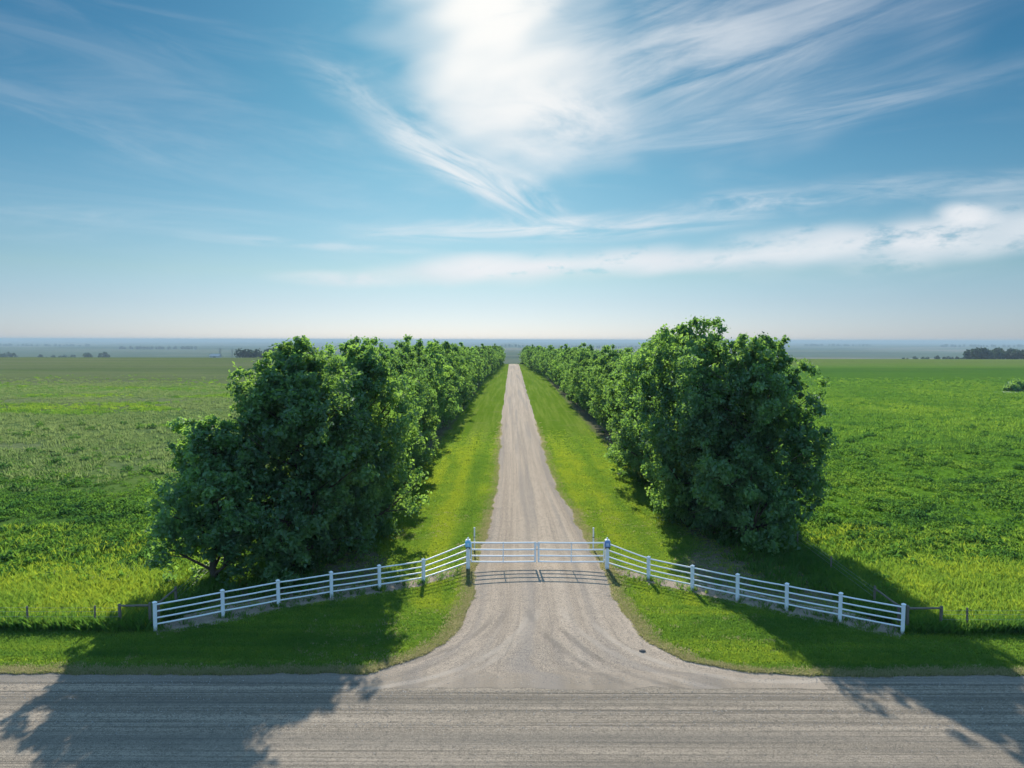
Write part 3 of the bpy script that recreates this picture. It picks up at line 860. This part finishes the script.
# low brush below the crowns and the little bush at the end of the drive
def make_bush(seed, R, H, nc, nl, leaf):
    r = np.random.default_rng(seed); cents = []; bias = []; tint = []
    for i in range(nc):
        a = r.uniform(0, 6.28); q = math.sqrt(r.uniform(0, 1)); hh = H * (1 - q * q * .7) * r.uniform(.25, 1)
        c = np.array([math.cos(a) * R * q, math.sin(a) * R * q, hh])
        off = r.normal(size=(nl, 3)) * .16 * R
        cents.append(c + off); bias.append(off / .2 + np.array([0, 0, .6])); tint.append(np.full(nl, r.uniform(0, 1)))
    cents = np.concatenate(cents); cents[:, 2] = np.maximum(cents[:, 2], .05)
    V, F = leaf_quads(cents, np.concatenate(bias), leaf, r)
    cr = np_mesh("foliage", V, F, {'tint': ('FLOAT', np.repeat(np.concatenate(tint), 4))}); cr.materials.append(leaf_m)
    sv = [tube_arrays(np.array([(0, 0, -.05), (math.cos(a) * R * .3, math.sin(a) * R * .3, H * .4), (math.cos(a) * R * .5, math.sin(a) * R * .5, H * .8)]), [.05, .035, .01], 5) for a in np.arange(5) * 1.26]
    V, F = join_arrays(sv); st_ = np_mesh("stem", V, F); st_.materials.append(bark_m)
    return cr, st_
def place_bush(proto, x, y, s, label, group=None):
    root = empty("bush", (x, y, float(terrain(x, y)))); tag(root, label, "bush", group)
    root.scale = (s, s, s); root.rotation_euler = (0, 0, random.uniform(0, 6))
    for nm, me in zip(("foliage", "stem"), proto):
        ob = bpy.data.objects.new(nm, me); COL.objects.link(ob); ob.parent = root
BUSH = make_bush(5, 2.0, 2.2, 60, 30, .45)
place_bush(BUSH, 7.2, 448, 1.0, "dark low bush beside the far end of the driveway")
bx_, by_ = ground(1022, 391)
place_bush(BUSH, bx_ - 1, by_ + 3, 1.0, "dark bush in the right field beside a pale puddle", "bushes at the edge of the right field")
place_bush(BUSH, bx_ + 3, by_ + 6, 1.4, "taller dark bush in the right field behind the puddle bush", "bushes at the edge of the right field")

# ----------------------------------------------------------------- field plants, grass (beyond counting)
def plant_mat(name, stops, tstops):
    m, t, out = material(name); r = t.attr('tint')
    d = t.new('ShaderNodeBsdfDiffuse'); t.put(d.inputs[0], t.ramp(r, stops))
    tr = t.new('ShaderNodeBsdfTranslucent'); t.put(tr.inputs[0], t.ramp(r, tstops))
    mx = t.new('ShaderNodeMixShader'); mx.inputs[0].default_value = .5
    t.l.new(d.outputs[0], mx.inputs[1]); t.l.new(tr.outputs[0], mx.inputs[2]); t.l.new(mx.outputs[0], out.inputs['Surface'])
    return m
plants_m = plant_mat("field_plants", [(0, (.035, .095, .040)), (.5, (.072, .155, .042)), (.8, (.125, .215, .045)), (1, (.23, .29, .05))],
                     [(0, (.06, .17, .035)), (.5, (.15, .31, .035)), (.8, (.27, .43, .045)), (1, (.44, .54, .04))])

grey_plants_m = plant_mat('grey_field_plants', [(0, (.06, .115, .05)), (1, (.16, .205, .09))], [(0, (.12, .23, .06)), (1, (.28, .36, .12))])
def in_view(x, y, m=1.18): return np.abs(x) < (y * .735 + 4) * m

def blades(n, h, r0, wd, r):
    """a tuft: n three-cornered blades (as quads)"""
    a = r.uniform(0, 6.28, n); q = np.sqrt(r.uniform(0, 1, n)) * r0
    bx, by = np.cos(a) * q, np.sin(a) * q
    la = a + r.normal(0, .7, n); ln = r.uniform(.1, .7, n) * h; hh = h * r.uniform(.6, 1.15, n)
    wx, wy = -np.sin(la + r.normal(0, 1, n)) * wd, np.cos(la) * wd
    p0 = np.stack([bx - wx, by - wy, 0 * a], 1); p1 = np.stack([bx + wx, by + wy, 0 * a], 1)
    t2 = np.stack([bx + np.cos(la) * ln * .45 + wx * .8, by + np.sin(la) * ln * .45 + wy * .8, hh * .62], 1)
    t3 = np.stack([bx + np.cos(la) * ln, by + np.sin(la) * ln, hh], 1)
    V = np.stack([p0, p1, t2, t3], 1).reshape(-1, 3)
    return V, np.arange(4 * n).reshape(n, 4)

def weed(n, R, H, leaf, r):
    a = r.uniform(0, 6.28, n); q = np.sqrt(r.uniform(0, 1, n))
    c = np.stack([np.cos(a) * q * R, np.sin(a) * q * R, H * (1 - .6 * q * q) * r.uniform(.25, 1.0, n)], 1)
    return leaf_quads(c, np.tile([0, 0, 1.0], (n, 1)), leaf, r)

def scatter(name, protos, xs, ys, sc, tint, mat, label, cat, zfun=terrain):
    r = np.random.default_rng(len(xs))
    which = r.integers(0, len(protos), len(xs)); Vs = []; Fs = []; Ts = []; off = 0
    zz = zfun(xs, ys)
    for k, (pv, pf) in enumerate(protos):
        s = which == k; n = s.sum()
        if n == 0: continue
        an = r.uniform(0, 6.28, n); ca, sa = np.cos(an), np.sin(an)
        v = pv[None] * sc[s][:, None, None]
        x = v[..., 0] * ca[:, None] - v[..., 1] * sa[:, None] + xs[s][:, None]
        y = v[..., 0] * sa[:, None] + v[..., 1] * ca[:, None] + ys[s][:, None]
        z = v[..., 2] + zz[s][:, None]
        Vs.append(np.stack([x, y, z], -1).reshape(-1, 3))
        f = pf[None] + (np.arange(n) * len(pv))[:, None, None] + off
        Fs.append(f.reshape(-1, pf.shape[1])); off += n * len(pv)
        Ts.append(np.repeat(tint[s], len(pv)) )
    T = np.concatenate(Ts); T = np.clip(T + np.repeat(r.normal(0, .06, len(T) // 4), 4), 0, 1)
    o = link(name, np_mesh(name, np.concatenate(Vs), np.concatenate(Fs), {'tint': ('FLOAT', T)}), mat)
    tag(o, label, cat, kind="stuff"); return o

R8 = np.random.default_rng(8)
WEEDS = [weed(40, .38, .36, .135, R8) for _ in range(5)]
WEEDF = [blades(18, .38, .50, .055, R8) for _ in range(5)]
WEEDB = [weed(95, .60, .62, .20, R8) for _ in range(4)]
TALL = [blades(11, .55, .20, .022, R8) for _ in range(5)]
SHORT = [blades(9, .085, .16, .016, R8) for _ in range(5)]

def sample(n, x0, x1, y0, y1, power):
    """points whose density falls off with distance like y**-power"""
    u = R8.uniform(0, 1, n)
    if abs(power - 1) < 1e-6: y = y0 * (y1 / y0) ** u
    else:
        e = 1 - power; y = (y0 ** e + u * (y1 ** e - y0 ** e)) ** (1 / e)
    x = R8.uniform(x0, x1, n)
    return x, y

def field_side(side):
    xb = PL_X - .4 if side < 0 else PR_X + .4
    def edge_of(x, y):
        return (37.9 if side < 0 else 39.6) + 6 * (fnoise2(x * .16, y * .16) - .5) + (5.5 * np.clip((x + 31) / 12, 0, 1.2) if side < 0 else 3.5 * np.clip((42 - x) / 18, -.5, 1))
    n = 230000
    t, y = sample(n, 0, 1, 35.3, 300, .75)
    half = (y * .735 + 4) * 1.15
    wmax = np.maximum(half - abs(xb), 0); x = xb + side * t * (300 * .735 * 1.15)
    ok = (np.abs(x) < half) & (t * 300 * .735 * 1.15 < wmax)
    # uneven stand of plants
    d = fnoise2(x * .18 + 9, y * .18, 3)
    edge = edge_of(x, y)
    e = smooth((y - edge + 1.5) / 4.0)
    pk = (.10 + .90 * e) * np.clip((d - .27) * 3.2, .25, 1) * (1 - .62 * smooth((y - 58) / 40)) if side < 0 else (.22 + .78 * smooth((y - edge + 3) / 14)) * np.clip((d - .26) * 3.0, .3, 1)
    ok &= R8.uniform(0, 1, n) < pk * (1 - smooth((y - 120) / 175))
    x, y, e, d = x[ok], y[ok], e[ok], d[ok]
    if side < 0: tn = .62 * (1 - e) + .27 + .45 * (fnoise2(x * .06, y * .06, 2) - .35) + .18 * smooth((y - 70) / 60)
    else: tn = .40 * (1 - e) + .54 + .42 * (fnoise2(x * .06, y * .06, 2) - .4)
    tn = np.clip(tn + R8.normal(0, .10, len(x)) * (1 - .5 * smooth((y - 60) / 60)) - .26 * smooth((fnoise2(x * .45, y * .45, 2) - .58) * 5), 0, .92)
    sc = np.exp(R8.normal(-.08, .34, len(x))) * (1 + .6 * (d - .5))
    sc = np.clip(sc, .4, 1.45); big = (R8.uniform(0, 1, len(x)) < np.where(y < 62, .05, .025)) & (y < 120) & (y > 38); tn = np.where(big, tn - .22, tn)
    near = y < (95 if side > 0 else 60 + 14 * fnoise2(x * .05, y * .05, 2) + R8.exponential(9.0, len(x)))
    word = 'left' if side < 0 else 'right'
    scatter("field_plants", WEEDB, x[big], y[big], R8.uniform(.7, 1.35, big.sum()), np.clip(tn[big], .05, .6), plants_m, f"bigger dark leafy clumps standing out of the {word} field", "field plants")
    near = near & ~big
    scatter("field_plants", WEEDS, x[near], y[near], sc[near], tn[near], plants_m, f"low leafy plants covering the {word} field near the trees", "field plants")
    if side < 0:
        # greener drifts running through the grey pasture
        gr = (~near) & (fnoise2(x * .022 + 3, y * .055 + 8, 3) > .54)
        scatter("field_plants", WEEDF, x[gr], y[gr], sc[gr], np.clip(tn[gr] + .12, 0, .9), plants_m, "greener drifts of plants in the grey-green left field", "field plants")
        near = near | gr
    scatter("field_plants", WEEDF, x[~near], y[~near], sc[~near] * 1.0, tn[~near] if side > 0 else np.clip(.25 + tn[~near] * .9, 0, 1), plants_m if side > 0 else grey_plants_m, f"leafy plants scattered farther out over the {word} field", "field plants")
    # tall yellow-green grass near the fence
    n = 26000
    x = xb + side * R8.uniform(-.2, 26, n); y = R8.uniform(34.9 if side < 0 else 34.7, 54, n)
    edge = edge_of(x, y) + .8
    ok = (R8.uniform(0, 1, n) < (1 - .93 * smooth((y - edge + 2) / 5))) & in_view(x, y, 1.2)
    x, y = x[ok], y[ok]
    tn = np.clip(.80 + .5 * (fnoise2(x * .3, y * .3, 3) - .5) + R8.normal(0, .06, len(x)), .2, 1)
    scatter("tall_grass", TALL, x, y, R8.uniform(.5, 1.15, len(x)), tn, plants_m, f"tall yellow-green grass at the near corner of the {word} field", "grass")
field_side(-1); field_side(1)

# mown grass: blades on verge and lawns, ragged along the gravel
n = 420000
x, y = R8.uniform(-36, 36, n), (30.0 ** -.6 + R8.uniform(0, 1, n) * (120.0 ** -.6 - 30.0 ** -.6)) ** (-1 / .6)
l, r_ = drive_edges(y)
fy = fence_y(x)
ok = in_view(x, y, 1.15) & (y > road_edge(x) - .10) & ((x < l + .12) | (x > r_ - .12))
ok &= ~((np.abs(y - fy - .2) < .75) & (x > PL_X) & (x < PR_X) & (y > 34))
ok &= R8.uniform(0, 1, n) < 1 - smooth((y - 62) / 56)
ok &= (y > 37) | (R8.uniform(0, 1, n) < .35 + 1.6 * np.clip(fnoise2(x * .06 + 9, y * 1.2 + 4, 3) - .32, 0, 1))
ok &= (x > PL_X - .5) | (y < PL_Y + .2)
ok &= (x < PR_X + .5) | (y < PR_Y + .2)
bedd = np.minimum(np.abs(x + 13.2), np.abs(x - 16.2))
ok &= (R8.uniform(0, 1, n) < np.where(y > fence_y(x) + .5, .12 + .88 * smooth((bedd - 2.0 - 2.6 * smooth((50 - y) / 5)) / 2.5), 1.0))
x, y = x[ok], y[ok]
tn = np.clip(.72 + np.where(y > 38, .55 * (fnoise2(x * .9 + 3, y * .05, 3) - .5), .55 * (fnoise2(x * .10 + 3, y * 1.0, 3) - .5)) + .25 * (fnoise2(x * .5, y * .5, 2) - .5) + np.where(y > 37.5, .09 + .30 * (fnoise(x * 1.2, 2) * .5), -.05 + .25 * (fnoise(y * 1.5, 2) * .5)) + R8.normal(0, .05, len(x)), .25, .98)
sc = R8.uniform(.6, 1.3, len(x)) * np.where(y > 60, 1.5, 1.0)
scatter("mown_grass", SHORT, x, y, sc, tn, plants_m, "short mown grass on the verge and the lawn strips beside the driveway", "grass")
# dry straw-coloured tufts where grass meets gravel and in worn patches
dry_m = plant_mat('dry_grass', [(0, (.19, .20, .08)), (1, (.46, .39, .25))], [(0, (.30, .33, .10)), (1, (.55, .47, .27))])
m = 16000
ye = R8.uniform(31, 130, m) ; ye = 30.3 + (ye - 31) ** 1.0 * R8.uniform(0, 1, m); le, re = drive_edges(ye); sd_ = R8.uniform(0, 1, m) < .5
of = np.abs(R8.normal(0, .38, m)) - .22
xa = np.where(sd_, le - of, re + of); xb_ = R8.uniform(-32, 32, m); yb = road_edge(xb_) + np.abs(R8.normal(0, .28, m)) - .12
la, ra = drive_edges(yb); okb = (xb_ < la + .2) | (xb_ > ra - .2)
xc = R8.uniform(-32, 32, m); yc = R8.uniform(31, 70, m); lc, rc = drive_edges(yc)
okc = ((xc < lc - .2) | (xc > rc + .2)) & (fnoise2(xc * .5 + 20, yc * .8, 3) > .60) & (xc > PL_X) & (xc < PR_X) & (np.minimum(np.abs(xc + 13.2), np.abs(xc - 16.2)) > 3)
oka = np.abs(xa) < 16
x = np.concatenate([xa[oka], xb_[okb], xc[okc]]); y = np.concatenate([ye[oka], yb[okb], yc[okc]])
ok = in_view(x, y, 1.15); x, y = x[ok], y[ok]
scatter("dry_grass", SHORT, x, y, R8.uniform(.6, 1.3, len(x)), np.clip(R8.normal(.45, .28, len(x)), 0, 1), dry_m, "dry straw-coloured grass along the gravel edges and in worn patches", "grass", zfun=lambda a, b: 0 * a + .012)
# longer tufts along fences and below trees
n = 9000
x = np.concatenate([R8.normal(PL_X - .1, .45, n), R8.normal(PR_X + .1, .5, n), R8.uniform(-46, PL_X + .8, n // 2), R8.uniform(PR_X - .6, 46, n // 2), R8.normal(-15.5, 2.2, n // 2), R8.normal(18.5, 2.0, n // 2)])
y = np.concatenate([R8.uniform(35, 100, n), R8.uniform(35, 100, n), R8.normal(PL_Y + .45, .22, n // 2), R8.normal(PR_Y + .45, .22, n // 2), R8.uniform(39, 90, n // 2), R8.uniform(40, 90, n // 2)])
ok = in_view(x, y, 1.15) & (R8.uniform(0, 1, len(x)) < .65) & (y > 34.2) & ~((x > PL_X - .5) & (x < PR_X + .5) & (y < fence_y(x) + 1.3))
x, y = x[ok], y[ok]
tn = np.clip(.5 + .6 * (fnoise2(x * .4, y * .4, 3) - .5), .1, .8)
scatter("fence_weeds", TALL, x, y, R8.uniform(.5, 1.3, len(x)), tn, plants_m, "longer weedy grass along the wire fences and below the trees", "weeds")

fx = []; fy_ = []
for p in list(FL) + list(FR):
    k = R8.integers(5, 16); fx.append(p[0] + R8.normal(0, .22, k)); fy_.append(p[1] + R8.normal(0, .16, k))
for L2 in (LINE_L, LINE_R):
    q = R8.uniform(0, 1, 110) ; xx = L2[0, 0] + (L2[-1, 0] - L2[0, 0]) * q; fx.append(xx); fy_.append(fence_y(xx) + R8.normal(.1, .45, 110))
x = np.concatenate(fx); y = np.concatenate(fy_); okf = (np.abs(x - 1.7) > 4.6); x, y = x[okf], y[okf]
scatter("post_weeds", TALL, x, y, R8.uniform(.25, .7, len(x)), R8.uniform(.35, .8, len(x)), plants_m, "sparse weeds on the gravel at the feet of the white fence posts", "weeds", zfun=lambda a, b: 0 * a + .005)

# loose stones on the gravel
stone_m, t, so = material("loose_stone")
principled(t, so, t.ramp(t.attr('tint'), [(0, (.14, .13, .12)), (.6, (.25, .23, .20)), (1, (.42, .38, .33))]), .9, None, .2)
bm = bmesh.new(); bmesh.ops.create_cube(bm, size=1.0)
cub = np.array([v.co[:] for v in bm.verts]); bm.verts.index_update(); cf = np.array([[v.index for v in f.verts] for f in bm.faces]); bm.free()
STN = [((cub + R8.normal(0, .16, cub.shape)) * np.array([.036, .032, .011]) , cf) for _ in range(8)]
n = 9000
x = R8.uniform(-30, 30, n); y = 21.5 + R8.uniform(0, 1, n) * 8.6
rid = R8.uniform(0, 1, n) < .85
ridges = np.array([29.2, 28.35, 27.95, 26.9, 29.7, 25.9]); rr = R8.integers(0, 6, n)
y = np.where(rid, ridges[rr] + R8.normal(0, .14, n) + .15 * fnoise(x * .12 + rr * 50, 3), y)
ok = (y < road_edge(x) - .02) & in_view(x, y, 1.2)
x, y = x[ok], y[ok]
x2 = R8.uniform(0, 1, 9000); y2 = R8.uniform(29.5, 62, 9000); l, r_ = drive_edges(y2)
side = R8.uniform(0, 1, 9000) < .5; off = np.abs(R8.normal(0, .5, 9000))
x2 = np.where(side, l + off, r_ - off); x2 = np.where(R8.uniform(0, 1, 9000) < .4, l + (r_ - l) * R8.uniform(0, 1, 9000), x2)
ok = np.abs(x2) < 14; x2, y2 = x2[ok], y2[ok]
X_, Y_ = np.concatenate([x, x2]), np.concatenate([y, y2])
ZZ = np.concatenate([road_z(y) + .004, np.maximum(drive_z(x2, y2) - .004, np.where(y2 < 31, road_z(y2) + .008, 0))])
scatter("loose_stones", STN, X_, Y_, R8.uniform(.35, 1.15, len(X_)), np.clip(R8.normal(.5, .22, len(X_)), 0, 1), stone_m, "loose stones lying over the gravel road and driveway", "gravel", zfun=lambda a, b: ZZ)
# one bigger dark stone by the right edge of the drive
sx, sy = ground(643, 652)
bm = bmesh.new(); bmesh.ops.create_icosphere(bm, subdivisions=3, radius=1)
for v in bm.verts:
    k = 1 + .25 * (fnoise2(v.co.x * 1.3 + 5, v.co.y * 1.3 + v.co.z * 2 + 9) - .5)
    v.co = Vector((v.co.x * .16 * k, v.co.y * .11 * k, v.co.z * .08 * k + .05))
st_m, t, so = material("dark_stone"); principled(t, so, t.mix(t.noise(t.pos(), 14, 4), (.07, .06, .055), (.16, .14, .125)), .9, None, .2)
o = link("stone", bm_mesh("stone", bm), st_m); o.location = (sx, sy, 0.0); tag(o, "small dark stone lying at the right edge of the gravel drive", "stone")

# ----------------------------------------------------------------- far-off groves, farm and pylons
far_leaf = leaf_mat("shelterbelt_leaves", (.022, .045, .028), (.03, .06, .025))
def grove(label, x0, x1, y, h, seed, dens=1.0, depth=25):
    r = np.random.default_rng(seed); W = x1 - x0; n = max(5, int(W / (h * .42) * dens))
    cents = []; bias = []; tint = []
    for i in range(n):
        cx = r.uniform(x0, x1); cy = y + r.uniform(-depth, depth); hh = h * r.uniform(.55, 1.05)
        m = 120
        v = r.normal(size=(m, 3)); v /= np.linalg.norm(v, axis=1)[:, None]
        p = np.array([cx, cy, float(terrain(cx, cy)) + hh * .5]) + v * np.array([hh * .42, hh * .42, hh * .5]) * r.uniform(.55, 1.05, (m, 1))
        cents.append(p); bias.append(v); tint.append(np.full(m, r.uniform(.1, .6)))
    V, F = leaf_quads(np.concatenate(cents), np.concatenate(bias), h * .22, r)
    o = link("grove", np_mesh("grove", V, F, {'tint': ('FLOAT', np.repeat(np.concatenate(tint), 4))}), far_leaf)
    tag(o, label, "grove", "groves out on the plain", "stuff")
def xat(px, y): dx, dy, dz = view_dir(px, 352); return dx * y / dy
def G(px0, px1, y, h, label, seed, dens=1.0): grove(label, xat(px0, y), xat(px1, y), y, h, seed, dens)
G(226, 292, 1250, 19, "dark grove beside the small white farm shed left of the tree rows", 1, 2.2)
G(-8, 20, 2100, 27, "dark grove at the far left edge of the plain", 2)
G(40, 72, 2300, 22, "thin line of trees on the plain right of the far left grove", 3, .8)
G(82, 106, 2100, 27, "short dark clump of trees on the left part of the plain", 4)
G(968, 1040, 1150, 20, "large dark grove at the right edge beyond the green field", 5, 2.6)
G(936, 962, 1500, 13, "low line of trees just left of the large right grove", 6, .9)
G(906, 930, 1600, 12, "small low trees left of the large right grove, by the field edge", 7, .9)
G(800, 870, 9000, 30, "hazy trees on the horizon right of the tree rows", 8, .6)
G(940, 1030, 8000, 34, "hazy trees on the horizon above the large right grove", 9, .7)
G(115, 200, 5200, 26, "hazy line of trees crossing the left plain near the horizon", 10, .7)
G(0, 90, 7500, 30, "faint trees on the horizon at the far left", 11, .5)
G(430, 640, 6500, 26, "faint trees on the horizon above the end of the driveway", 12, .4)

def farm_shed():
    y = 1230; x = xat(215.5, y); z = float(terrain(x, y))
    root = empty("farm_shed", (x, y, z)); tag(root, "small white farm shed out on the plain beside the left grove", "shed")
    wm = paint("shed_wall", (.75, .75, .74)); rm = paint("shed_roof", (.55, .56, .58)); dm = paint("shed_door", (.2, .2, .22))
    bm = bmesh.new(); L, Wd, Hh = 17.0, 11.0, 5.2
    prof = [(-Wd / 2, -8), (Wd / 2, -8), (Wd / 2, Hh), (0, Hh + 2.8), (-Wd / 2, Hh)]
    a = [bm.verts.new((-L / 2, p, q)) for p, q in prof]; b = [bm.verts.new((L / 2, p, q)) for p, q in prof]
    bm.faces.new(a[::-1]); bm.faces.new(b)
    for i in range(5):
        if i not in (2, 3): bm.faces.new([a[i], a[(i + 1) % 5], b[(i + 1) % 5], b[i]])
    link("wall", bm_mesh("wall", bm), wm, root)
    bm = bmesh.new()
    for s in (-1, 1):
        ang = math.atan2(2.8, Wd / 2); rot = Matrix.Rotation(-s * ang, 3, 'X')
        bm_box(bm, (0, s * Wd / 4, Hh + 1.5), (L + .8, Wd / 2 / math.cos(ang) + .5, .14), rot=rot)
    link("roof", bm_mesh("roof", bm), rm, root)
    bm = bmesh.new(); bm_box(bm, (0, -Wd / 2 - .03, 2.1), (4.4, .08, 4.2)); link("door", bm_mesh("door", bm), dm, root)
farm_shed()

def pylon(px, y, h, label):
    x = xat(px, y); z = float(terrain(x, y)); root = empty("pylon", (x, y, z)); tag(root, label, "pylon", "pylons by the far shed")
    bm = bmesh.new(); b = 2.4
    for sx_ in (-1, 1):
        for sy_ in (-1, 1): bm_bar(bm, (sx_ * b, sy_ * b, -4), (sx_ * .4, sy_ * .4, h), .32, .32)
    for k in range(6):
        z0, z1 = h * k / 6, h * (k + 1) / 6; w0, w1 = b - (b - .4) * k / 6, b - (b - .4) * (k + 1) / 6
        for s in (-1, 1):
            bm_bar(bm, (-w0, s * w0, z0), (w1, s * w1, z1), .18, .18); bm_bar(bm, (w0, s * w0, z0), (-w1, s * w1, z1), .18, .18)
    link("mast", bm_mesh("mast", bm), wire_m, root)
    bm = bmesh.new()
    for q, ww in ((.99, 7), (.86, 9)): bm_bar(bm, (-ww, 0, h * q), (ww, 0, h * q), .4, .4)
    link("cross_arm", bm_mesh("cross_arm", bm), wire_m, root)
pylon(220, 1700, 30, "thin pylon above the white farm shed, left one of the pair")
pylon(232, 1800, 30, "thin pylon above the left grove, right one of the pair")

# pale puddle of bare mud by the right bushes
pm, t, po = material("pale_mud"); principled(t, po, t.mix(t.noise(t.pos(), .8, 4), (.30, .29, .25), (.42, .40, .36)), .5, None, .3)
px_, py_ = ground(1016, 390.5); an = np.linspace(0, 2 * np.pi, 40, endpoint=False)
rr = 1 + .25 * fnoise(an * 1.6 + 4, 2)
V = np.stack([px_ + 1 + 9 * rr * np.cos(an), py_ - 3 + 3.2 * rr * np.sin(an), 0 * an], 1); V[:, 2] = terrain(V[:, 0], V[:, 1]) + .08
bm = bmesh.new(); bm.faces.new([bm.verts.new(v) for v in V])
tag(link("mud_patch", bm_mesh("mud_patch", bm), pm), "pale bare mud patch by the bushes in the right field", "mud", kind="structure")

# ----------------------------------------------------------------- air
bm = bmesh.new(); bm_box(bm, (0, 0, 0), (60000, 60000, 106))
hm = bpy.data.materials.new("haze_air"); hm.use_nodes = True; ht = NT(hm.node_tree); ht.n.clear()
ho = ht.new('ShaderNodeOutputMaterial'); pv = ht.new('ShaderNodeVolumePrincipled')
pv.inputs['Color'].default_value = (.43, .58, .67, 1); pv.inputs['Density'].default_value = .00013; pv.inputs['Anisotropy'].default_value = .0
ht.l.new(pv.outputs[0], ho.inputs['Volume'])
o = link("haze", bm_mesh("haze", bm), hm); o.location = (0, 3000, -80 + 53)
tag(o, "thin blue haze lying over the whole plain", "haze", kind="stuff")

c = scene.cycles
c.use_denoising = True
try: c.denoiser = 'OPENIMAGEDENOISE'
except Exception: pass
c.max_bounces = 6; c.diffuse_bounces = 3; c.glossy_bounces = 2; c.transmission_bounces = 4; c.transparent_max_bounces = 4; c.volume_bounces = 0
c.use_adaptive_sampling = True; c.adaptive_threshold = 0.02
c.sample_clamp_indirect = 6.0
